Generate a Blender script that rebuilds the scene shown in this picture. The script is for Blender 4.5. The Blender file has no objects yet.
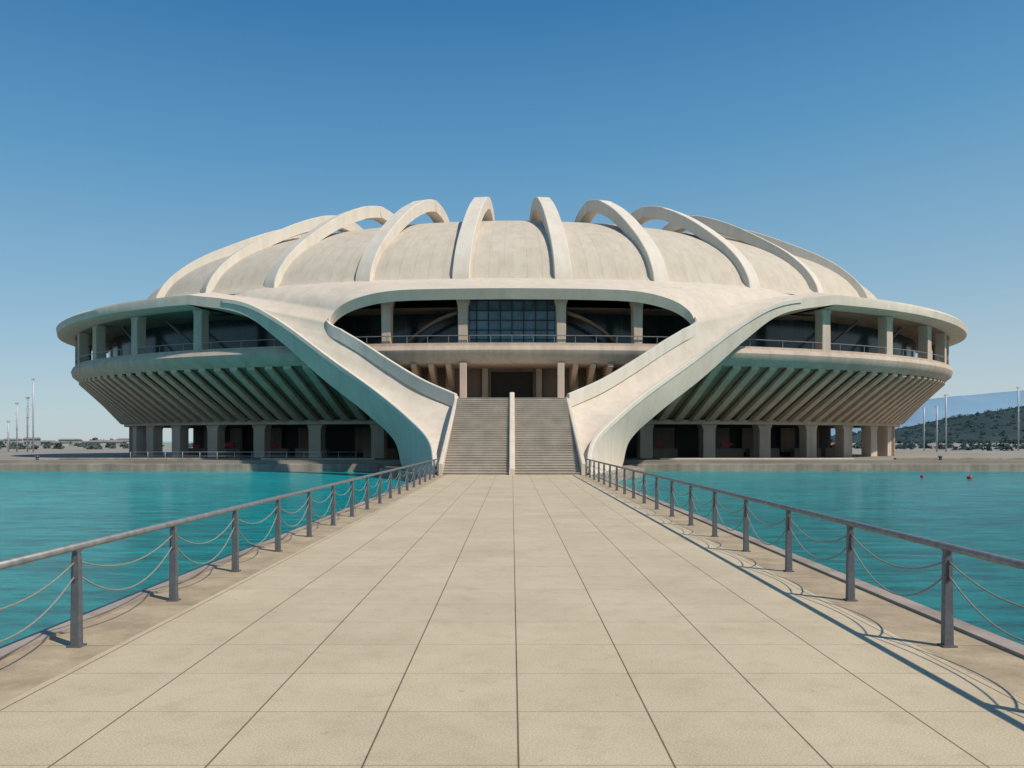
import bpy, bmesh, math, random
from mathutils import Vector, Matrix, noise
random.seed(7)
scene = bpy.context.scene
COL = scene.collection
YC = 90.0
R = math.radians

# ------------------------------------------------------------------ materials
def new_mat(name):
    m = bpy.data.materials.new(name); m.use_nodes = True
    nt = m.node_tree
    return m, nt, nt.nodes["Principled BSDF"]

def ramp(nt, fac, stops):
    r = nt.nodes.new("ShaderNodeValToRGB")
    el = r.color_ramp.elements
    while len(el) < len(stops): el.new(0.5)
    for e, (p, c) in zip(el, stops):
        e.position = p; e.color = (*c, 1) if len(c) == 3 else c
    nt.links.new(fac, r.inputs[0]); return r.outputs[0]

def tex_noise(nt, vec, scale, detail=4, rough=0.55, sc=None):
    if sc:
        mp = nt.nodes.new("ShaderNodeMapping"); mp.inputs["Scale"].default_value = sc
        nt.links.new(vec, mp.inputs[0]); vec = mp.outputs[0]
    n = nt.nodes.new("ShaderNodeTexNoise")
    n.inputs["Scale"].default_value = scale; n.inputs["Detail"].default_value = detail
    n.inputs["Roughness"].default_value = rough
    nt.links.new(vec, n.inputs["Vector"]); return n.outputs["Fac"]

def mixc(nt, a, b, fac, mode='MULTIPLY'):
    m = nt.nodes.new("ShaderNodeMix"); m.data_type = 'RGBA'; m.blend_type = mode
    for s, v in ((m.inputs[0], fac), (m.inputs[6], a), (m.inputs[7], b)):
        if hasattr(v, "is_linked"): nt.links.new(v, s)
        elif isinstance(v, tuple): s.default_value = (*v, 1)
        else: s.default_value = v
    return m.outputs[2]

def bump(nt, bsdf, h, strength=0.2, dist=0.05):
    b = nt.nodes.new("ShaderNodeBump"); b.inputs["Strength"].default_value = strength
    b.inputs["Distance"].default_value = dist
    nt.links.new(h, b.inputs["Height"]); nt.links.new(b.outputs[0], bsdf.inputs["Normal"])

def concrete(name, base, dark=0.72, streak=0.8, rough=0.85, scale=0.25, panel=None):
    m, nt, bs = new_mat(name)
    tc = nt.nodes.new("ShaderNodeTexCoord"); v = tc.outputs["Object"]
    n1 = tex_noise(nt, v, scale, 6, 0.6)
    c = ramp(nt, n1, [(0.3, tuple(x*dark for x in base)), (0.62, base)])
    n2 = tex_noise(nt, v, 1.0, 5, 0.6, (1.3, 1.3, 0.12))
    s = ramp(nt, n2, [(0.35, (streak, streak*0.98, streak*0.95)), (0.6, (1, 1, 1))])
    c = mixc(nt, c, s, 1.0)
    n3 = tex_noise(nt, v, 14, 5, 0.7)
    s3 = ramp(nt, n3, [(0.3, (0.91, 0.91, 0.91)), (0.7, (1.03, 1.03, 1.03))])
    c = mixc(nt, c, s3, 1.0)
    if panel:
        w, h = panel
        br = nt.nodes.new("ShaderNodeTexBrick"); br.offset = 0.0
        br.inputs["Scale"].default_value = 1.0
        br.inputs["Brick Width"].default_value = w; br.inputs["Row Height"].default_value = h
        br.inputs["Mortar Size"].default_value = 0.04
        br.inputs["Color1"].default_value = (1, 1, 1, 1); br.inputs["Color2"].default_value = (.975, .97, .965, 1)
        br.inputs["Mortar"].default_value = (0.88, 0.865, 0.845, 1)
        nt.links.new(tc.outputs["UV"], br.inputs["Vector"])
        c = mixc(nt, c, br.outputs["Color"], 1.0)
    nt.links.new(c, bs.inputs["Base Color"])
    bs.inputs["Roughness"].default_value = rough
    bump(nt, bs, n3, 0.25, 0.03)
    return m

def plain(name, col, rough=0.6, metal=0.0, var=0.15, scale=6.0):
    m, nt, bs = new_mat(name)
    tc = nt.nodes.new("ShaderNodeTexCoord")
    n = tex_noise(nt, tc.outputs["Object"], scale, 4)
    c = ramp(nt, n, [(0.3, tuple(x*(1-var) for x in col)), (0.7, tuple(min(1, x*(1+var)) for x in col))])
    nt.links.new(c, bs.inputs["Base Color"])
    bs.inputs["Roughness"].default_value = rough; bs.inputs["Metallic"].default_value = metal
    bump(nt, bs, n, 0.08, 0.01)
    return m

M_shell = concrete("cream_shell_concrete", (0.685, 0.585, 0.472), 0.90, 0.91)
M_rib = concrete("pale_rib_concrete", (0.71, 0.63, 0.53), 0.93, 0.92)
M_roof = concrete("roof_concrete", (0.60, 0.515, 0.41), 0.94, 0.90, panel=(1.41, 30))
M_col = concrete("column_concrete", (0.60, 0.47, 0.37), 0.82, 0.84)
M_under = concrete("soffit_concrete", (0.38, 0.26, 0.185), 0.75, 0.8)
M_fin = concrete("fin_concrete", (0.66, 0.50, 0.38), 0.84, 0.86)
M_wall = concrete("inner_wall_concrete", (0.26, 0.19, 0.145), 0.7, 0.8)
M_stair = concrete("stair_concrete", (0.54, 0.47, 0.38), 0.86, 0.9, scale=0.8)
M_riser = concrete("stair_riser_concrete", (0.44, 0.38, 0.31), 0.82, 0.85, scale=0.8)  # darker copy of the stair concrete, riser shade painted in for step contrast
M_quay = concrete("quay_concrete", (0.43, 0.35, 0.28), 0.6, 0.7, scale=0.4)
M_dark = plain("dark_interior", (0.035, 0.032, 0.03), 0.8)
M_steel = plain("painted_grey_steel", (0.125, 0.13, 0.14), 0.5, 0.3, 0.2, 20)
M_rail = plain("weathered_steel_tube", (0.22, 0.22, 0.215), 0.45, 0.4, 0.25, 9)
M_rope = plain("grey_rope", (0.22, 0.23, 0.19), 0.8, 0, 0.3, 60)
M_red = plain("red_fabric", (0.50, 0.03, 0.03), 0.7)
M_mast = plain("aluminium_mast", (0.46, 0.48, 0.50), 0.5, 0.1)
M_roofred = plain("faded_roof_tiles", (0.24, 0.22, 0.21), 0.8)
M_plaster = plain("pale_plaster", (0.30, 0.30, 0.30), 0.8, 0, .35, .03)

def glass_mat(name, c1, c2, mort, bw, bh):
    m, nt, bs = new_mat(name)
    tc = nt.nodes.new("ShaderNodeTexCoord")
    br = nt.nodes.new("ShaderNodeTexBrick"); br.offset = 0.0
    br.inputs["Scale"].default_value = 1; br.inputs["Brick Width"].default_value = bw
    br.inputs["Row Height"].default_value = bh; br.inputs["Mortar Size"].default_value = 0.03
    br.inputs["Color1"].default_value = (*c1, 1)
    br.inputs["Color2"].default_value = (*c2, 1)
    br.inputs["Mortar"].default_value = (*mort, 1)
    nt.links.new(tc.outputs["UV"], br.inputs["Vector"])
    nt.links.new(br.outputs["Color"], bs.inputs["Base Color"])
    bs.inputs["Roughness"].default_value = 0.14
    return m
M_glass = glass_mat("dark_mullioned_glass", (0.012, 0.022, 0.026), (0.03, 0.05, 0.062), (.05, .045, .04), 1.6, 1.9)
M_pane = plain("blue_window_pane", (0.07, 0.15, 0.20), 0.08, 0, .5, .5)

def deck_mat():
    m, nt, bs = new_mat("paving_slabs")
    tc = nt.nodes.new("ShaderNodeTexCoord"); v = tc.outputs["Object"]
    mp = nt.nodes.new("ShaderNodeMapping"); mp.inputs["Location"].default_value = (-0.04, -0.05, 0)
    nt.links.new(v, mp.inputs[0])
    br = nt.nodes.new("ShaderNodeTexBrick"); br.offset = 0.0
    br.inputs["Scale"].default_value = 1; br.inputs["Brick Width"].default_value = 0.96
    br.inputs["Row Height"].default_value = 0.94; br.inputs["Mortar Size"].default_value = 0.0055
    br.inputs["Mortar Smooth"].default_value = 0.3
    br.inputs["Color1"].default_value = (0.61, 0.495, 0.335, 1)
    br.inputs["Color2"].default_value = (0.575, 0.465, 0.312, 1)
    br.inputs["Mortar"].default_value = (0.30, 0.24, 0.16, 1)
    nt.links.new(mp.outputs[0], br.inputs["Vector"])
    sx = nt.nodes.new("ShaderNodeSeparateXYZ"); nt.links.new(mp.outputs[0], sx.inputs[0])
    dv = nt.nodes.new("ShaderNodeMath"); dv.operation = 'DIVIDE'; dv.inputs[1].default_value = 0.96; nt.links.new(sx.outputs[0], dv.inputs[0])
    pp = nt.nodes.new("ShaderNodeMath"); pp.operation = 'PINGPONG'; pp.inputs[1].default_value = 0.5; nt.links.new(dv.outputs[0], pp.inputs[0])
    jl = ramp(nt, pp.outputs[0], [(0.0, (0.45, 0.41, 0.37)), (0.006, (0.5, 0.46, 0.42)), (0.009, (1, 1, 1))])
    n1 = tex_noise(nt, v, 0.6, 6, 0.65)
    a = ramp(nt, n1, [(0.3, (0.88, 0.865, 0.84)), (0.6, (1.02, 1.02, 1.02))])
    n2 = tex_noise(nt, v, 70, 3, 0.7)
    b = ramp(nt, n2, [(0.3, (0.72, 0.71, 0.70)), (0.7, (1.14, 1.14, 1.14))])
    n3 = tex_noise(nt, v, 3.0, 8, 0.75)
    d = ramp(nt, n3, [(0.32, (0.88, 0.865, 0.84)), (0.50, (1, 1, 1))])
    c = mixc(nt, br.outputs["Color"], a, 1.0); c = mixc(nt, c, b, 1.0); c = mixc(nt, c, d, 1.0); c = mixc(nt, c, jl, 1.0)
    n4 = tex_noise(nt, v, 9.0, 2, 0.5)
    e = ramp(nt, n4, [(0.22, (0.76, 0.74, 0.71)), (0.28, (1, 1, 1))])
    c = mixc(nt, c, e, 1.0)
    nt.links.new(c, bs.inputs["Base Color"]); bs.inputs["Roughness"].default_value = 0.82
    mt = nt.nodes.new("ShaderNodeMath"); mt.operation = 'SUBTRACT'
    nt.links.new(n2, mt.inputs[0]); nt.links.new(br.outputs["Fac"], mt.inputs[1])
    bump(nt, bs, mt.outputs[0], 0.3, 0.005)
    return m
M_deck = deck_mat()

def border_mat():
    m, nt, bs = new_mat("border_slabs")
    tc = nt.nodes.new("ShaderNodeTexCoord"); v = tc.outputs["Object"]
    br = nt.nodes.new("ShaderNodeTexBrick"); br.offset = 0.0
    br.inputs["Scale"].default_value = 1; br.inputs["Brick Width"].default_value = 50
    br.inputs["Row Height"].default_value = 1.88; br.inputs["Mortar Size"].default_value = 0.008
    br.inputs["Color1"].default_value = (0.49, 0.38, 0.25, 1)
    br.inputs["Color2"].default_value = (0.45, 0.35, 0.23, 1)
    br.inputs["Mortar"].default_value = (0.14, 0.11, 0.08, 1)
    nt.links.new(v, br.inputs["Vector"])
    n1 = tex_noise(nt, v, 1.6, 8, 0.7)
    a = ramp(nt, n1, [(0.3, (0.62, 0.60, 0.56)), (0.62, (1.06, 1.05, 1.02))])
    n2 = tex_noise(nt, v, 60, 3, 0.7)
    b = ramp(nt, n2, [(0.3, (0.74, 0.73, 0.72)), (0.7, (1.12, 1.12, 1.12))])
    c = mixc(nt, br.outputs["Color"], a, 1.0); c = mixc(nt, c, b, 1.0)
    nt.links.new(c, bs.inputs["Base Color"]); bs.inputs["Roughness"].default_value = 0.85
    bump(nt, bs, n2, 0.35, 0.006)
    return m
M_border = border_mat()

def water_mat():
    m, nt, bs = new_mat("turquoise_water")
    tc = nt.nodes.new("ShaderNodeTexCoord"); v = tc.outputs["Object"]
    n0 = tex_noise(nt, v, 0.035, 4, 0.5, (1, 2.2, 1))
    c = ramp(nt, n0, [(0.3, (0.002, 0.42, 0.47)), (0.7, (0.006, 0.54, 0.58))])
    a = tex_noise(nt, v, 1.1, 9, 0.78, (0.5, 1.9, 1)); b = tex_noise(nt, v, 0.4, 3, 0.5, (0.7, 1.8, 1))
    rp = ramp(nt, a, [(0.40, (0.45, 0.60, 0.65)), (0.5, (0.95, 0.97, 0.97)), (0.60, (2.0, 1.3, 1.25))])  # bright and dark sides of ripples painted into the water colour
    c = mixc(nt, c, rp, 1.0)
    nt.links.new(c, bs.inputs["Base Color"])
    bs.inputs["Roughness"].default_value = 0.14; bs.inputs["IOR"].default_value = 1.33
    bs.inputs["Specular IOR Level"].default_value = 0.34
    mt = nt.nodes.new("ShaderNodeMath"); mt.operation = 'MULTIPLY_ADD'
    nt.links.new(b, mt.inputs[0]); mt.inputs[1].default_value = 1.0; nt.links.new(a, mt.inputs[2])
    bump(nt, bs, mt.outputs[0], 1.0, 0.9)
    return m
M_water = water_mat()

def ground_mat():
    m, nt, bs = new_mat("sandy_ground")
    tc = nt.nodes.new("ShaderNodeTexCoord"); v = tc.outputs["Object"]
    n = tex_noise(nt, v, 0.15, 6, 0.6)
    c = ramp(nt, n, [(0.3, (0.20, 0.18, 0.145)), (0.65, (0.33, 0.29, 0.235))])
    nt.links.new(c, bs.inputs["Base Color"]); bs.inputs["Roughness"].default_value = 0.9
    return m
M_ground = ground_mat()

def hill_mat(name, c1, c2, scale):
    m, nt, bs = new_mat(name)
    tc = nt.nodes.new("ShaderNodeTexCoord"); v = tc.outputs["Object"]
    n = tex_noise(nt, v, scale, 8, 0.7)
    c = ramp(nt, n, [(0.35, c1), (0.65, c2)])
    nt.links.new(c, bs.inputs["Base Color"]); bs.inputs["Roughness"].default_value = 1
    bs.inputs["Specular IOR Level"].default_value = 0.1
    return m
M_hill = hill_mat("wooded_hillside", (0.030, 0.052, 0.056), (0.042, 0.068, 0.068), 0.02)  # bluish cast paints some distance haze into the dark green
M_mount = hill_mat("hazy_mountain", (0.19, 0.31, 0.41), (0.22, 0.34, 0.44), 0.002)  # distance haze painted in as a pale blue base colour
M_leaf = hill_mat("tree_foliage", (0.05, 0.075, 0.065), (0.09, 0.115, 0.09), 0.4)

# ------------------------------------------------------------------ helpers
def mesh_obj(name, verts, faces, mat, parent=None, smooth=False, uvs=None, **props):
    me = bpy.data.meshes.new(name); me.from_pydata([tuple(v) for v in verts], [], faces)
    bm = bmesh.new(); bm.from_mesh(me)
    bmesh.ops.recalc_face_normals(bm, faces=bm.faces); 
    bm.to_mesh(me); bm.free()
    if uvs:
        uvl = me.uv_layers.new(name="UVMap")
        for l in me.loops: uvl.data[l.index].uv = uvs[l.vertex_index]
    me.materials.append(mat)
    if smooth:
        for p in me.polygons: p.use_smooth = True
    o = bpy.data.objects.new(name, me); COL.objects.link(o)
    if parent:
        o.parent = parent; o.matrix_parent_inverse = Matrix.Translation(-parent.location)
    for k, v in props.items(): o[k] = v
    return o

def empty(name, loc, parent=None, **props):
    e = bpy.data.objects.new(name, None); e.location = loc; COL.objects.link(e)
    e.empty_display_size = 0.5
    if parent:
        e.parent = parent; e.matrix_parent_inverse = Matrix.Translation(-parent.location)
    for k, v in props.items(): e[k] = v
    return e

def bevel(o, w=0.02, seg=2):
    md = o.modifiers.new("bevel", 'BEVEL'); md.width = w; md.segments = seg; md.limit_method = 'ANGLE'
    return o

def box_data(c, s, V, F, rz=0):
    n = len(V); cx, cy, cz = c; sx, sy, sz = s[0]/2, s[1]/2, s[2]/2
    cr, sr = math.cos(rz), math.sin(rz)
    for dz in (-sz, sz):
        for dx, dy in ((-sx, -sy), (sx, -sy), (sx, sy), (-sx, sy)):
            V.append((cx+dx*cr-dy*sr, cy+dx*sr+dy*cr, cz+dz))
    for f in ((0,3,2,1),(4,5,6,7),(0,1,5,4),(1,2,6,5),(2,3,7,6),(3,0,4,7)):
        F.append(tuple(i+n for i in f))

def box(name, c, s, mat, parent=None, rz=0, bev=0, **p):
    V, F = [], []; box_data(c, s, V, F, rz)
    o = mesh_obj(name, V, F, mat, parent, **p)
    if bev: bevel(o, bev)
    return o

def ring(A, B, th, z): return Vector((A*math.sin(th), YC-B*math.cos(th), z))

def loft(name, prof, t0, t1, n, mat, parent, closed=False, smooth=True, zf=None, mods=None):
    V, F, U = [], [], []
    m = len(prof); full = abs((t1-t0)-2*math.pi) < 1e-4
    for i in range(n+1):
        th = t0+(t1-t0)*i/n; d = 0
        for j, (A, B, z) in enumerate(prof):
            zz = z if zf is None else zf(z, th)
            V.append(ring(A, B, th, zz))
            if j: d += math.dist(prof[j], prof[j-1])*0.9
            U.append((th*45, d if mods is None else z))
    for i in range(n):
        for j in range(m if closed else m-1):
            j2 = (j+1) % m
            F.append((i*m+j, i*m+j2, (i+1)*m+j2, (i+1)*m+j))
    if closed and not full:
        F.append(tuple(range(m))); F.append(tuple(n*m+j for j in range(m)))
    o = mesh_obj(name, V, F, mat, parent, smooth, U)
    if closed:
        md = o.modifiers.new("edges", 'EDGE_SPLIT'); md.split_angle = R(35)
    return o

def catmull(pts, per):
    P = [Vector(p) for p in pts]; P = [2*P[0]-P[1]]+P+[2*P[-1]-P[-2]]; out = []
    for i in range(1, len(P)-2):
        a, b, c, d = P[i-1], P[i], P[i+1], P[i+2]
        for k in range(per):
            t = k/per
            out.append(0.5*((2*b)+(c-a)*t+(2*a-5*b+4*c-d)*t*t+(3*b-a-3*c+d)*t*t*t))
    out.append(P[-2]); return out

def sweep(name, pts, w, h, mat, parent, side=None, up0=0.0, smooth=True, w1=None, hf=None, **p):
    V, F = [], []; n = len(pts)
    for i, q in enumerate(pts):
        t = (pts[min(i+1, n-1)]-pts[max(i-1, 0)]).normalized()
        ww = w if w1 is None else w+(w1-w)*i/(n-1)
        hh = h if hf is None else hf(i/(n-1))
        if side is None:
            s = Vector((t.y, -t.x, 0)).normalized(); u = Vector((0, 0, 1))
        else:
            s = side; u = s.cross(t).normalized()
        for a, b in ((-.5, up0), (.5, up0), (.5, up0+hh-.05), (.5-.05/ww, up0+hh), (-.5+.05/ww, up0+hh), (-.5, up0+hh-.05)):
            V.append(q+s*(a*ww)+u*b)
    m = 6
    for i in range(n-1):
        for j in range(m):
            F.append((i*m+j, i*m+(j+1) % m, (i+1)*m+(j+1) % m, (i+1)*m+j))
    F.append(tuple(range(m))); F.append(tuple((n-1)*m+j for j in range(m)))
    o = mesh_obj(name, V, F, mat, parent, smooth, **p)
    md = o.modifiers.new("edges", 'EDGE_SPLIT'); md.split_angle = R(32)
    return o

def tube(name, pts, r, mat, parent=None, seg=8, **p):
    V, F = [], []; n = len(pts)
    for i, q in enumerate(pts):
        t = (Vector(pts[min(i+1, n-1)])-Vector(pts[max(i-1, 0)])).normalized()
        ref = Vector((0, 0, 1)) if abs(t.z) < 0.9 else Vector((1, 0, 0))
        s = t.cross(ref).normalized(); u = s.cross(t)
        for k in range(seg):
            a = 2*math.pi*k/seg; V.append(Vector(q)+s*(r*math.cos(a))+u*(r*math.sin(a)))
    for i in range(n-1):
        for k in range(seg):
            F.append((i*seg+k, i*seg+(k+1) % seg, (i+1)*seg+(k+1) % seg, (i+1)*seg+k))
    F.append(tuple(range(seg))); F.append(tuple((n-1)*seg+k for k in range(seg)))
    return mesh_obj(name, V, F, mat, parent, True, **p)

# ------------------------------------------------------------------ setting
def sheet(name, pts, z, mat, depth=None, **p):
    bm = bmesh.new(); vs = [bm.verts.new((x, y, z)) for x, y in pts]
    f = bm.faces.new(vs)
    if depth:
        r = bmesh.ops.extrude_face_region(bm, geom=[f])
        bmesh.ops.translate(bm, verts=[g for g in r["geom"] if isinstance(g, bmesh.types.BMVert)], vec=(0, 0, -depth))
    bmesh.ops.recalc_face_normals(bm, faces=bm.faces)
    bmesh.ops.triangulate(bm, faces=[g for g in bm.faces if len(g.verts) > 4])
    me = bpy.data.meshes.new(name); bm.to_mesh(me); bm.free(); me.materials.append(mat)
    o = bpy.data.objects.new(name, me); COL.objects.link(o)
    o["kind"] = "structure"
    return o

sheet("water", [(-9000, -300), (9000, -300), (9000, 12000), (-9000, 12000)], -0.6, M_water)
sheet("walkway", [(-3.88, -12), (3.96, -12), (3.96, 45.35), (-3.88, 45.35)], 0.0, M_deck, 1.6)
for sx, x0, x1 in ((-1, -4.78, -3.884), (1, 3.964, 4.82)):
    sheet("pavement", [(x0, -12), (x1, -12), (x1, 45.35), (x0, 45.35)], 0.0, M_border, 1.6)
    xe0, xe1 = (x0-0.10, x0+0.12) if sx < 0 else (x1-0.12, x1+0.10)
    sheet("pavement", [(xe0, -12), (xe1, -12), (xe1, 45.35), (xe0, 45.35)], 0.035, M_quay, 1.7)
sheet("pavement", [(-4.9, 45.36), (4.9, 45.36), (9.8, 57), (9.8, 65.9), (-9.8, 65.9), (-9.8, 57)], -0.004, M_quay, 1.5)
sheet("ground", [(-400, 66), (600, 66), (600, 150), (-400, 150)], 0.35, M_ground, 1.6)
sheet("ground", [(-1200, 150.1), (-60, 150.1), (-60, 900), (-1800, 900)], 0.2, M_ground, 1.2)
sheet("ground", [(60, 150.1), (1500, 150.1), (2200, 1400), (250, 1400)], 0.2, M_ground, 1.2)

def terrain(name, x0, x1, y0, y1, nx, ny, prof, mat, amp, fs):
    V, F = [], []
    for j in range(ny+1):
        v = j/ny; y = y0+(y1-y0)*v
        cr = math.sin(math.pi*min(1, max(0, v)))**0.7
        for i in range(nx+1):
            x = x0+(x1-x0)*i/nx
            k = 0
            while k < len(prof)-2 and x > prof[k+1][0]: k += 1
            a, b = prof[k], prof[k+1]; t = min(1, max(0, (x-a[0])/(b[0]-a[0]))); t = t*t*(3-2*t)*0.5+t*0.5
            h = a[1]+(b[1]-a[1])*t
            z = h*cr+amp*cr*noise.fractal(Vector((x*fs, y*fs, 3.1)), 1.0, 2.0, 5)
            V.append((x, y, z-0.5))
    for j in range(ny):
        for i in range(nx):
            a = j*(nx+1)+i; F.append((a, a+1, a+nx+2, a+nx+1))
    return mesh_obj(name, V, F, mat, None, True, kind="structure")
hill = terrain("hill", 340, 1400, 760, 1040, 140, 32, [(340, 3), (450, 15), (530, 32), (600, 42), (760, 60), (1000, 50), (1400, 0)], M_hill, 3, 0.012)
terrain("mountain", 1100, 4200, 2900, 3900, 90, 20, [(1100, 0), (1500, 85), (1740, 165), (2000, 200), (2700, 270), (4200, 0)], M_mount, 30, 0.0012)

def clump_mass(name, centres, mat, n_leaf, leaf, **p):
    V, F = [], []
    for (c, r) in centres:
        lobes = [(Vector(c)+Vector((random.gauss(0, .4), random.gauss(0, .4), random.gauss(0, .25)))*r, r*random.uniform(.45, .8)) for _ in range(4)]
        for _ in range(n_leaf):
            lc, lr = random.choice(lobes)
            d = Vector((random.gauss(0, 1), random.gauss(0, 1), random.gauss(0, 1))).normalized()
            q = lc+d*lr*random.uniform(.6, 1.05)
            a = Vector((random.gauss(0, 1), random.gauss(0, 1), random.gauss(0, 1))).normalized()
            b = a.orthogonal().normalized(); s = leaf*r*random.uniform(.6, 1.2)
            n = len(V); V += [q+a*s, q+b*s, q-a*s, q-b*s]; F.append((n, n+1, n+2, n+3))
    return mesh_obj(name, V, F, mat, None, False, **p)
cs = []
me = hill.data
for _ in range(2200):
    v = me.vertices[random.randrange(len(me.vertices))].co
    if v.y < 930 and v.z > 0 and v.x < 760: cs.append(((v.x+random.uniform(-4, 4), v.y+random.uniform(-4, 4), v.z), random.uniform(2.0, 3.4)))
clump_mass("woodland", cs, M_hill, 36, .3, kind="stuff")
cs = [((random.uniform(-330, -75), random.uniform(155, 330), random.uniform(.2, .8)), random.uniform(.5, 1.3)) for _ in range(260)]
cs += [((random.uniform(-218, -196), random.uniform(390, 410), random.uniform(.6, 2.0)), random.uniform(1.4, 2.2)) for _ in range(14)]
clump_mass("shoreline_trees", cs, M_leaf, 60, .3, kind="stuff")
cs = [((random.uniform(260, 800), random.uniform(420, 740), random.uniform(.6, 1.8)), random.uniform(1.8, 3.2)) for _ in range(300)]
cs += [((random.uniform(75, 330), random.uniform(130, 260), random.uniform(.2, .7)), random.uniform(.6, 1.2)) for _ in range(600)]
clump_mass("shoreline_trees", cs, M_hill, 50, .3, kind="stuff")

def house(x, y, w, d, h, rz, mat):
    V, F = [], []; box_data((x, y, h/2), (w, d, h), V, F, rz)
    e = empty("house", (x, y, 0), label="small pale waterfront house with a low pitched roof", category="house", group="houses on the far shore")
    mesh_obj("wall", V, F, mat, e)
    cr, sr = math.cos(rz), math.sin(rz)
    def T(a, b, z): return (x+a*cr-b*sr, y+a*sr+b*cr, z)
    w2, d2 = w/2+.3, d/2+.3
    mesh_obj("roof", [T(-w2, -d2, h+.01), T(w2, -d2, h+.01), T(w2, d2, h+.01), T(-w2, d2, h+.01), T(-w2, 0, h+.5), T(w2, 0, h+.5)],
             [(0, 1, 5, 4), (2, 3, 4, 5), (0, 4, 3), (1, 2, 5), (0, 3, 2, 1)], M_roofred, e)
    for k in range(3):
        box("window", T((k-1)*w*.3, -d/2-.03, h*.55), (w*.12, .05, h*.3), M_dark, e, rz)
for i in range(22):
    y = random.uniform(230, 330)
    house(-y*random.uniform(.50, .70), y, random.uniform(3, 6), 4, random.uniform(1.3, 2.6), random.uniform(-.3, .3), M_plaster)

# ------------------------------------------------------------------ ARENA
arena = empty("arena", (0, YC, 0.35), label="cream concrete domed arena with tall arched roof ribs", category="arena")
A2 = math.pi*2
AT, BT, ZT = 26.0, 10.3, 24.75
AD, BD, ZD = 42.0, 24.2, 15.95
PM = R(66)
def zdrop(z, th):
    k = (z-ZD)/(ZT-ZD)
    return z-1.5*max(0, k)*math.sin(th)**2
def dome_p(s):
    ph = s*PM; c = (math.cos(ph)-math.cos(PM))/(1-math.cos(PM)); q = math.sin(ph)/math.sin(PM)
    c = c*.8+(1-s)*.2; q = q*.85+s*.15
    return AT+(AD-AT)*c, BT+(BD-BT)*c, ZD+(ZT-ZD)*q
prof = [(AD+1.0, BD+.7, ZD-.62), (AD+.35, BD+.25, ZD-.12)]+[dome_p(.03+.97*i/14) for i in range(15)]
loft("roof", prof+[(AT-.5, BT-.5, ZT+.08), (AT-.9, BT-.8, ZT-.1), (AT-1.0, BT-.9, ZT-1.2)], 0, A2, 220, M_roof, arena, zf=zdrop)
V = [Vector((0, YC, 22.0))]; F = []
for i in range(96): 
    th = A2*i/96; V.append(ring(AT-.95, BT-.85, th, ZT-1.0-1.5*math.sin(th)**2))
for i in range(96): F.append((0, 1+i, 1+(i+1) % 96))
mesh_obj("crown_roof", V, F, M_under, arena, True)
DT = [dome_p(i/200) for i in range(201)]
def dome_c(z):      # plan fraction of the dome at height z
    if z <= ZD: return 1.0
    for i in range(200):
        if DT[i+1][2] >= z:
            t = (z-DT[i][2])/(DT[i+1][2]-DT[i][2]); A = DT[i][0]+(DT[i+1][0]-DT[i][0])*t
            return (A-AT)/(AD-AT)
    return -9
def rib(th):
    f = min(1, max(0, (abs(math.degrees(th))-28)/29))
    zp = 25.65-.55*f; p = 1.36+.07*f
    path = [(AD-.42, BD-.42, 14.2)]
    n = 26
    for i in range(n+1):
        ph = (i/n)*math.pi/2
        c, s = max(0, math.cos(ph))**p, math.sin(ph)**p
        z = 15.1+(zp-15.1)*s
        cs_ = (27.2+(AD-.7-27.2)*c-AT)/(AD-AT)
        cd_ = dome_c(z)-.034
        d = cs_-cd_; k = .045                     # smooth maximum of roof line and free arch
        cc = .5*(cs_+cd_+math.sqrt(d*d+k*k))-.012 if cd_ > -1 else cs_
        A = AT+(AD-AT)*cc; B = BT+(BD-BT)*cc-(.25*(1-c))
        path.append((min(A, AD-.38), min(B, BD-.38), z))
    path += [(25.7, 9.85, zp-.32), (24.4, 9.0, zp-1.15), (23.5, 8.4, zp-2.3), (22.9, 8.0, zp-3.6)]
    pts = catmull([ring(A, B, th, zdrop(z, th)) for A, B, z in path], 3)
    dirp = pts[-1]-pts[0]; dirp.z = 0; dirp.normalize()
    side = Vector((dirp.y, -dirp.x, 0))
    sweep("rib", pts, 1.55, 1, M_rib, arena, side=side, w1=1.2, hf=lambda t: .88+.3*max(0, min(1, (t-.3)/.4)))
for th in (5.9, 17.7, 30.8, 43.0, 57.0):
    rib(R(th)); rib(R(-th))

def rdrop(th):
    return 0.7*(max(0, abs(math.sin(th))-.6)/.4)**2
def eave():
    V, F = [], []; n = 150
    for i in range(n+1):
        k = i/n; g = min(1, 12*min(k, 1-k)); 
        tb = R(42)+(A2-R(84))*k; tr = R(33)+(A2-R(66))*k; d = rdrop(tr)
        b = ring(AD, BD, tb, ZD); r = ring(50, 30, tr, 14.3-d)
        V += [b, b.lerp(r, .33), b.lerp(r, .67), r, ring(50+.22*g, 30+.18*g, tr, 14.1-d), ring(50+.1*g, 30+.1*g, tr, 13.5-d),
              ring(49.6, 29.6, tr, 13.40-d-.08*g), ring(48.4, 28.4, tr, 13.28-d)]
    m = 8
    for i in range(n):
        for j in range(m-1): F.append((i*m+j, i*m+j+1, (i+1)*m+j+1, (i+1)*m+j))
    o = mesh_obj("eave", V, F, M_shell, arena, True)
    md = o.modifiers.new("edges", 'EDGE_SPLIT'); md.split_angle = R(38)
eave()

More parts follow.
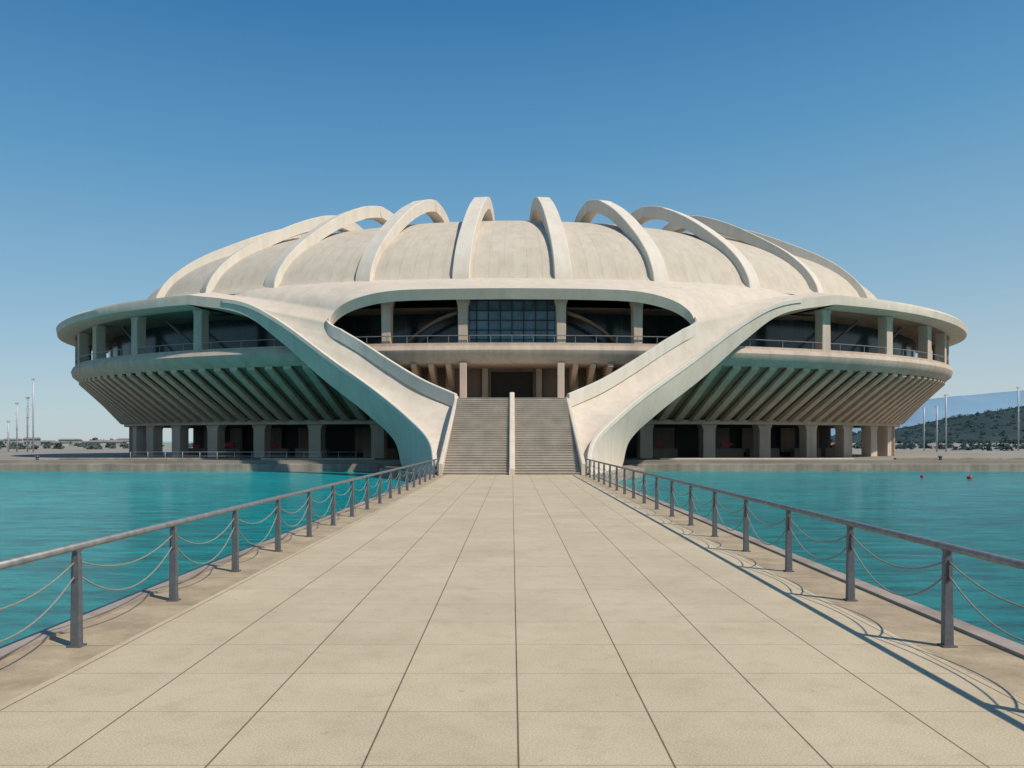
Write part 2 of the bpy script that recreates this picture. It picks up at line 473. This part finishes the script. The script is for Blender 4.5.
INN = [(0, 60, 13.92), (-5.63, 60.2, 13.9), (-9.7, 60.5, 13.78), (-12.5, 61, 13.25), (-14.1, 61.4, 12.4), (-14.5, 61.4, 11.4),
       (-13.8, 61, 10.25), (-11.6, 60, 8.85), (-8.9, 58.3, 7.1), (-6.4, 56.4, 5.6), (-3.8, 54.5, 4.4), (-3.92, 50, 2.15), (-4.08, 45.4, -.1)]
OUTB = [tuple(ring(50, 30, R(-33), 14.3)), (-22.2, 63.1, 13.35), (-18.4, 61.8, 11.2), (-14.18, 60, 8.2), (-10.14, 57, 5.50), (-7.2, 53, 3.4), (-5.3, 49, 1.8), (-4.6, 45.4, 0.15)]
SIDB = [tuple(ring(50, 30, R(-33), 13.5)), (-22.25, 63.15, 12.45), (-18.9, 62.2, 10.2), (-15.1, 61.0, 7.0), (-11.4, 59.0, 4.3), (-8.8, 57.2, 2.1), (-7.7, 55.0, -0.1), (-4.7, 45.4, -0.1)]
def shell(sign):
    per = 8
    inn = catmull(INN[:11], per)
    for a, b in ((10, 11), (11, 12)):
        for k in range(1, per+1): inn.append(Vector(INN[a]).lerp(Vector(INN[b]), k/per))
    nA = 4*per
    outB = catmull(OUTB, per); sidB = catmull(SIDB, per)
    base4 = ring(AD, BD, R(-42), ZD); rim5 = Vector(OUTB[0])
    V, F = [], []
    total = len(inn)
    for i in range(total):
        I = inn[i]
        if i <= nA:
            O = ring(AD, BD, R(-42)*(i/nA), ZD)
            S = O+Vector((0, 0, -.9))
        elif i < nA+per:
            t = (i-nA)/per; O = base4.lerp(rim5, t); S = (base4+Vector((0, 0, -.9))).lerp(sidB[0], t)
        else:
            j = i-nA-per; O = outB[j]; S = sidB[j]
        drop = 0.8 if i < nA+3*per else 1.6
        IB = I+Vector((0, 0.35, -drop))
        if i >= nA+per*6: IB = Vector((I.x, I.y, -0.15))
        M1 = I.lerp(O, .33); M2 = I.lerp(O, .67)
        if i > nA+per:
            d = -0.3*min(1, (i-nA-per)/per)
            M1.z += d; M2.z += d
        row = [I, M1, M2, O, O.lerp(S, .5), S, IB]
        for q in row: V.append(Vector((-q.x if sign > 0 else q.x, q.y, q.z)))
    m = 7
    for i in range(total-1):
        for j in range(m): F.append((i*m+j, i*m+(j+1) % m, (i+1)*m+(j+1) % m, (i+1)*m+j))
    F.append(tuple((total-1)*m+j for j in range(m)))
    o = mesh_obj("shell_arm", V, F, M_shell, arena, True)
    md = o.modifiers.new("edges", 'EDGE_SPLIT'); md.split_angle = R(40)
    sx = -1 if sign > 0 else 1
    pp = []
    i0 = nA+per-4; i1 = 10*per
    for i in range(i0, i1+1):
        p = inn[i]; lift = min(1, (i-i0)/14)
        pp.append(Vector((p.x*sx-0.17*sx, p.y, p.z-1.0+.95*lift)))
    sweep("parapet", pp, 0.30, 1.0, M_rib, arena)
    ee = []
    for j in range(5, len(outB)-2):
        p = outB[j]; lift = min(1, (j-5)/10)
        ee.append(Vector((p.x*sx+.10*sx, p.y+.03, p.z-.35+.25*lift)))
    sweep("edge_band", ee, 0.30, 0.36, M_rib, arena)
    a = Vector((sx*-3.93, 54.75, 4.4)); b = Vector((sx*-4.22, 45.3, -.15))
    sweep("stair_parapet", [a.lerp(b, k/4) for k in range(5)], .26, .8, M_shell, arena, smooth=False)
shell(-1); shell(1)

loft("gallery_floor", [(48.6, 29.2, 9.55), (48.75, 29.35, 9.2), (48.6, 29.2, 8.7), (48.0, 28.6, 8.2), (40, 20, 8.2), (40, 20, 9.55)], 0, A2, 180, M_col, arena, closed=True)
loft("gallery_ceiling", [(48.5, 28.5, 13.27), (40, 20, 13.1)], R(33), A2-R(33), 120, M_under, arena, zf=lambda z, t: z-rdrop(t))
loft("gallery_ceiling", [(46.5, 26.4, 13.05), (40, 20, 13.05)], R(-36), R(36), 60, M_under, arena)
loft("gallery_glazing", [(45.6, 23.2, 9.5), (45.6, 23.2, 13.1)], 0, A2, 180, M_glass, arena, mods=1)
loft("gallery_kerb", [(48.4, 29.0, 9.55), (48.4, 29.0, 9.8), (48.2, 28.8, 9.8), (48.2, 28.8, 9.55)], 0, A2, 180, M_col, arena, closed=True)
loft("gallery_handrail", [(48.35, 28.95, 10.42), (48.35, 28.95, 10.36), (48.27, 28.87, 10.36), (48.27, 28.87, 10.42)], 0, A2, 180, M_rail, arena, closed=True)
for d in range(-84, 85, 2):
    if abs(d) % 4 == 0 or abs(d) < 17:
        p = ring(48.3, 28.9, R(d), 10.08); box("baluster", p, (.05, .05, .56), M_rail, arena)
WY = 63.2
win = mesh_obj("window", [(-3.85, WY, 9.56), (3.85, WY, 9.56), (3.85, WY, 13.85), (-3.85, WY, 13.85)], [(0, 1, 2, 3)], M_pane, arena)
V, F = [], []
for k in range(9): box_data((-3.85+7.7*k/8, WY-.07, 11.7), (.08, .1, 4.28), V, F)
for z in (10.3, 11.1, 11.9, 12.7, 13.5): box_data((0, WY-.09, z), (7.7, .08, .06), V, F)
mesh_obj("window_frame", V, F, M_dark, win)
# curved interior ramps glimpsed in the dark bays beside the central window
for s in (-1, 1):
    pts = catmull([(s*4.6, 64.6, 12.6), (s*6.2, 64.8, 12.0), (s*8.0, 65.2, 10.9), (s*9.4, 65.6, 9.6)], 5)
    sweep("inner_ramp", pts, .5, .3, M_under, arena)

def tang(A, B, th): return math.atan2(B*math.sin(th), A*math.cos(th))
def pillar(th, A, B, z0, z1, w0, w1, d, name="gallery_column"):
    p = ring(A, B, th, 0); rz = tang(A, B, th); V = []
    cr, sr = math.cos(rz), math.sin(rz)
    zs = [(z0, w0), ((z0+z1)/2, (w0+w1)/2), (z1-.5, w1), (z1, w1*1.35)]
    for z, w in zs:
        for a, b in ((-w/2, -d/2), (w/2, -d/2), (w/2, d/2), (-w/2, d/2)):
            V.append((p.x+a*cr-b*sr, p.y+a*sr+b*cr, z))
    F = [(0, 1, 2, 3), (12, 13, 14, 15)]
    for i in range(3):
        for j in range(4): F.append((i*4+j, i*4+(j+1) % 4, i*4+4+(j+1) % 4, i*4+4+j))
    bevel(mesh_obj(name, V, F, M_col, arena), .05)
for th in (34, 45, 56, 65, 73, 81):
    for s in (-1, 1): pillar(R(th*s), 47.9, 28.5, 9.5, 13.29-rdrop(R(th)), .95, .85, .9)
for th in (4.7, 12.2):
    for s in (-1, 1): pillar(R(th*s), 47.8, 28.3, 9.5, 13.3, .72, .8, .8)
for th in (39, 50):
    for s in (-1, 1):
        a = ring(46.5, 26.2, R((th-3)*s), 9.5); b = ring(46.5, 26.2, R((th+4)*s), 12.9)
        sweep("raking_beam", [a, a.lerp(b, .5), b], .3, .18, M_wall, arena)

cone = [(47.6, 28.2, 8.25), (44, 18, 4.15), (43, 17, 4.1), (36, 10, 4.1)]
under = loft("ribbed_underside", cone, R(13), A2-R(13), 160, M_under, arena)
for p in under.data.polygons: p.use_smooth = False
def fin(th):
    p0 = ring(48.0, 28.6, th, 8.21); p2 = ring(44.2, 18.2, th, 4.10)
    rz = tang(47, 26, th); nrm = Vector((math.sin(rz), -math.cos(rz), 0))
    q0 = p0+Vector((0, 0, -.25)); q2 = p2+Vector((0, 0, -.22))
    q1 = p0.lerp(p2, .5)+Vector((0, 0, -.40)); q3 = p2+nrm*.5+Vector((0, 0, -.22))
    s = Vector((math.cos(rz), math.sin(rz), 0))*0.34
    V = []
    for a in (p0, p2, q2, q3, q1, q0): V += [a-s, a+s]
    F = [(0, 2, 4, 6, 8, 10), (1, 3, 5, 7, 9, 11)] + [(2*i, 2*i+1, (2*i+3) % 12, (2*i+2) % 12) for i in range(6)]
    mesh_obj("fin", V, F, M_fin, under)
th = 14.0
while th < 86:
    fin(R(th)); fin(R(-th)); th += 2.2
loft("lower_beam", [(44.4, 18.4, 4.02), (44.4, 18.4, 3.6), (42.4, 16.4, 3.6), (42.4, 16.4, 4.02)], R(12), A2-R(12), 160, M_col, arena, closed=True)
for k in range(8):
    for s in (-1, 1): pillar(R((17+8.8*k)*s), 43.3, 17.3, .35, 3.62, 1.25, 1.25, 1.1, "ground_column")
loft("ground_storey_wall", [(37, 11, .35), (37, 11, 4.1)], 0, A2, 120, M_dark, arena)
for th in (20, 31, 38, 48, 57):
    for s in (-1, 1):
        p = ring(40.5, 14.6, R((th+s*1.3)*s), 0); rz = tang(38.5, 12.6, R(th*s))
        box("red_shutter", (p.x, p.y, 1.6+random.uniform(-.3, .3)), (random.uniform(.7, 1.5), .2, random.uniform(.25, .5)), M_red, arena, rz)
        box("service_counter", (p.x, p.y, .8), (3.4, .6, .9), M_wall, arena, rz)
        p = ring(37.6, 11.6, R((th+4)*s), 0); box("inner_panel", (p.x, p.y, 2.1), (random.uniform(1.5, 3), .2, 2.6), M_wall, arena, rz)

mesh_obj("landing", [(-3.8, 54.42, 5.04), (3.8, 54.42, 5.04), (5.5, 57, 5.04), (9, 60.5, 5.04), (11, 67, 5.04), (-11, 67, 5.04), (-9, 60.5, 5.04), (-5.5, 57, 5.04)], [tuple(range(8))], M_stair, arena)
V, F = [], []
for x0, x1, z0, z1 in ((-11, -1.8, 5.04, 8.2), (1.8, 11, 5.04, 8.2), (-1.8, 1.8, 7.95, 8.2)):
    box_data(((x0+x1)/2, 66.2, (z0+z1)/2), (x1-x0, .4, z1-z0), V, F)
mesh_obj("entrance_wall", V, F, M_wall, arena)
box("entrance_door", (0, 66.45, 6.55), (3.6, .1, 3.0), M_dark, arena)
box("side_wall", (-11.2, 66.5, 6), (.4, 9, 4.4), M_wall, arena); box("side_wall", (11.2, 66.5, 6), (.4, 9, 4.4), M_wall, arena)
for x in (-10, -8.4, -6.9, -5.4, -2.3, 2.3, 5.4, 6.9, 8.4, 10):
    bevel(box("pilaster", (x, 65.75, 6.62), (.5, .5, 3.16), M_col, arena), .04)
for x in (-9.3, -7.9, -6.5, -5.1, 5.1, 6.5, 7.9, 9.3):
    w = .2; V = []
    for dx in (-w, w): V += [(x+dx, 61.6, 8.19), (x+dx, 61.6, 7.95), (x+dx, 65.9, 6.3), (x+dx, 65.9, 8.19)]
    mesh_obj("balcony_bracket", V, [(0, 1, 2, 3), (4, 5, 6, 7), (0, 1, 5, 4), (1, 2, 6, 5), (2, 3, 7, 6), (3, 0, 4, 7)], M_fin, arena)
for s in (-1, 1):
    bevel(box("entrance_pillar", (s*3.88, 61.25, 6.62), (.55, .5, 3.16), M_col, arena), .04)

# ------------------------------------------------------------------ STAIRCASE
stairs = empty("staircase", (0, 45.4, 0), label="wide grey concrete staircase with a pale central divider", category="staircase")
N = 34; rise = 5.04/N; run = 9.0/N
for s in (-1, 1):
    V, F, MI = [], [], []
    for i in range(N):
        y0 = 45.4+i*run; z = (i+1)*rise
        n = len(V)
        x0, x1 = 0.17, 4.08-.28*i/(N-1)
        a, b = (x0*s, x1*s)
        V += [(a, y0, z-rise), (b, y0, z-rise), (b, y0, z-.03), (a, y0, z-.03), (a, y0-.03, z-.03), (b, y0-.03, z-.03), (b, y0-.03, z), (a, y0-.03, z), (b, y0+run, z), (a, y0+run, z)]
        F += [(n, n+1, n+2, n+3), (n+3, n+2, n+5, n+4), (n+4, n+5, n+6, n+7), (n+7, n+6, n+8, n+9)]
        MI += [1, 1, 0, 0]
    o = mesh_obj("flight", V, F, M_stair, stairs)
    o.data.materials.append(M_riser)
    for p, mi in zip(o.data.polygons, MI): p.material_index = mi
pts = [Vector((0, 45.25, 0)), Vector((0, 49.8, 2.52)), Vector((0, 54.6, 5.1)), Vector((0, 55.0, 5.1))]
sweep("divider", pts, .34, .36, M_shell, stairs, smooth=False)

# ------------------------------------------------------------------ RAILINGS
def railing(s):
    X = 4.24*s
    e = empty("railing", (X, 20, 0), label="grey steel railing with sagging ropes along the walkway", category="railing", group="walkway railings")
    Y0 = 7.5-2.15*3; n = 21
    ys = [Y0+2.15*k for k in range(n)]
    tube("handrail", [(X, ys[0]-.5, .97), (X, ys[-1]+.4, .97)], .038, M_rail, e, 12)
    prof = [(0.008, .062, .035), (.5, .055, .032), (.86, .050, .03), (.93, .038, .028)]
    pv = []
    for z, w, d in prof: pv += [(-w*.8, -d, z), (w*.8, -d, z), (w*.8, d, z), (-w*.8, d, z)]
    pf = [(0, 1, 2, 3), (12, 13, 14, 15)]
    for i in range(3):
        for j in range(4): pf.append((i*4+j, i*4+(j+1) % 4, i*4+4+(j+1) % 4, i*4+4+j))
    proto = mesh_obj("post", pv, pf, M_steel); bevel(proto, .01)
    proto.location = (X, ys[0], 0); proto.parent = e; proto.matrix_parent_inverse = Matrix.Translation(-e.location)
    V, F = [], []; box_data((0, 0, .009), (.14, .12, .014), V, F)
    plate = mesh_obj("base_plate", V, F, M_steel); plate.parent = proto
    V, F = [], []; box_data((0, 0, .75), (.022, .10, .19), V, F)
    brk = mesh_obj("rope_bracket", V, F, M_steel); brk.parent = proto
    V, F = [], []; box_data((0, 0, .935), (.065, .1, .025), V, F)
    cap = mesh_obj("saddle", V, F, M_steel); cap.parent = proto
    for y in ys[1:]:
        c = proto.copy(); COL.objects.link(c); c.location = (X, y, 0)
        for ch in (plate, brk, cap):
            cc = ch.copy(); COL.objects.link(cc); cc.parent = c
    for i in range(n-1):
        a, b = ys[i]+.05, ys[i+1]-.05
        for z, sag in ((.82, .20), (.68, .36)):
            sg = sag*random.uniform(.85, 1.15)
            pts = [(X, a+(b-a)*k/16, z-sg*(1-(2*k/16-1)**2)) for k in range(17)]
            tube("rope", pts, .009, M_rope, e, 6)
railing(-1); railing(1)

# ------------------------------------------------------------------ QUAY details
def quay_edge(x0, x1):
    box("quay_wall", ((x0+x1)/2, 65.8, -.40), (x1-x0, .5, .9), M_quay, bev=.04, label="low weathered concrete quay wall at the waterline", category="quay wall")
quay_edge(-395, -9.85); quay_edge(9.85, 400)
def low_wall(x0, x1, y, h, mat):
    box("retaining_wall", ((x0+x1)/2, y, .35+h/2), (x1-x0, .4, h), mat, bev=.03, label="low pale concrete terrace wall on the quay", category="wall")
low_wall(-40, -24, 68.2, .16, M_quay); low_wall(-22, -12, 67.6, .15, M_shell)
low_wall(13, 30, 67.8, .15, M_shell); low_wall(34, 70, 68.4, .16, M_quay)
def quay_rail(x0, x1, y):
    e = empty("quay_railing", ((x0+x1)/2, y, .35), label="thin white railing standing on the quay edge", category="railing", group="quay railings")
    tube("handrail", [(x0, y, 1.05), (x1, y, 1.05)], .018, M_mast, e, 6)
    tube("handrail", [(x0, y, .7), (x1, y, .7)], .014, M_mast, e, 6)
    k = x0
    while k <= x1+.01:
        tube("post", [(k, y, .35), (k, y, 1.05)], .02, M_mast, e, 6); k += 1.5
quay_rail(-33, -13.5, 66.6); quay_rail(46, 70, 66.6)
for x in (-52, -41, 37, 52):
    e = empty("bollard", (x, 66.5, .35), label="short dark iron mooring bollard on the quay", category="bollard", group="mooring bollards")
    tube("shaft", [(x, 66.5, .35), (x, 66.5, .62)], .12, M_steel, e, 12); tube("cap", [(x, 66.5, .62), (x, 66.5, .72)], .18, M_steel, e, 12)

def tall_mast(x, y, h):
    e = empty("light_mast", (x, y, .35), label="slender pale metal light mast standing beyond the quay", category="mast", group="tall light masts")
    tube("pole", [(x, y, .3), (x, y, h*.6), (x, y, h)], .11, M_mast, e, 8)
    box("lamp_head", (x, y, h), (.5, .2, .25), M_mast, e)
    for k in range(3): tube("crossbar", [(x-.3, y, h*(.5+.15*k)), (x+.3, y, h*(.5+.15*k))], .025, M_mast, e, 5)
tall_mast(66.5, 118, 9); tall_mast(64.0, 116, 7.2); tall_mast(68.5, 128, 7.5); tall_mast(85.5, 130, 11.0)
tall_mast(-71.5, 115, 11.2); tall_mast(-73.0, 116, 8.5); tall_mast(-76.5, 119, 7.8); tall_mast(-77.5, 118.5, 5.0)

def buoy(x, y, r):
    e = empty("buoy", (x, y, -.6), label="small round red buoy floating on turquoise water", category="buoy", group="red buoys")
    bm = bmesh.new(); bmesh.ops.create_uvsphere(bm, u_segments=16, v_segments=10, radius=r)
    for v in bm.verts: v.co.z *= .9
    me = bpy.data.meshes.new("float"); bm.to_mesh(me); bm.free(); me.materials.append(M_red)
    for p in me.polygons: p.use_smooth = True
    o = bpy.data.objects.new("float", me); COL.objects.link(o); o.location = (0, 0, r*.4); o.parent = e
    tube("ring_post", [(x, y, -.6+r*1.2), (x, y, -.6+r*1.9)], .04, M_steel, e, 6)
buoy(31.5, 53, .17); buoy(29.3, 55, .13)

# ------------------------------------------------------------------ light, world, camera
sv = Vector((0.67, -0.5, 0.97)).normalized()
el = math.asin(sv.z); az = math.atan2(sv.x, sv.y)
sd = bpy.data.lights.new("sun", 'SUN'); sd.energy = 4.2; sd.angle = R(0.9); sd.color = (1.0, 0.93, 0.82)
so = bpy.data.objects.new("sun", sd); COL.objects.link(so)
so.rotation_euler = (-sv).to_track_quat('-Z', 'Y').to_euler()
w = bpy.data.worlds.new("World"); scene.world = w; w.use_nodes = True
nt = w.node_tree; bg = nt.nodes["Background"]; bg.inputs[1].default_value = 0.1
sky = nt.nodes.new("ShaderNodeTexSky"); sky.sky_type = 'NISHITA'; sky.sun_disc = False
sky.sun_elevation = el; sky.sun_rotation = az; sky.air_density = 1.0; sky.dust_density = 0.6; sky.ozone_density = 3.0
tc = nt.nodes.new("ShaderNodeTexCoord"); sp = nt.nodes.new("ShaderNodeSeparateXYZ")
nt.links.new(tc.outputs["Generated"], sp.inputs[0])
# haze is a little deeper on the sunward side
hz = nt.nodes.new("ShaderNodeMath"); hz.operation = 'MULTIPLY_ADD'; hz.inputs[1].default_value = -0.05
nt.links.new(sp.outputs["X"], hz.inputs[0]); nt.links.new(sp.outputs["Z"], hz.inputs[2])
haze = ramp(nt, hz.outputs[0], [(0.0, (0.54, 0.63, 0.66)), (0.06, (0.45, 0.59, 0.66)), (0.18, (0.26, 0.47, 0.63)), (0.34, (0.105, 0.33, 0.565)), (0.50, (0.03, 0.19, 0.44)), (1.0, (0.02, 0.13, 0.36))])
sc = nt.nodes.new("ShaderNodeVectorMath"); sc.operation = 'SCALE'; sc.inputs[3].default_value = 10.0
nt.links.new(haze, sc.inputs[0])
mx = nt.nodes.new("ShaderNodeMix"); mx.data_type = 'RGBA'; mx.inputs[0].default_value = 0.8
nt.links.new(sky.outputs[0], mx.inputs[6]); nt.links.new(sc.outputs[0], mx.inputs[7])
nt.links.new(mx.outputs[2], bg.inputs[0])

cd = bpy.data.cameras.new("camera"); cam = bpy.data.objects.new("camera", cd); COL.objects.link(cam)
cam.location = (0, 0, 2.0); cam.rotation_euler = (R(90), 0, 0)
cd.sensor_width = 36; cd.lens = 770/1024*36; cd.shift_y = (441-384)/1024
cd.clip_start = 0.1; cd.clip_end = 20000
scene.camera = cam
scene.view_settings.view_transform = 'Standard'; scene.view_settings.look = 'None'; scene.view_settings.exposure = 0
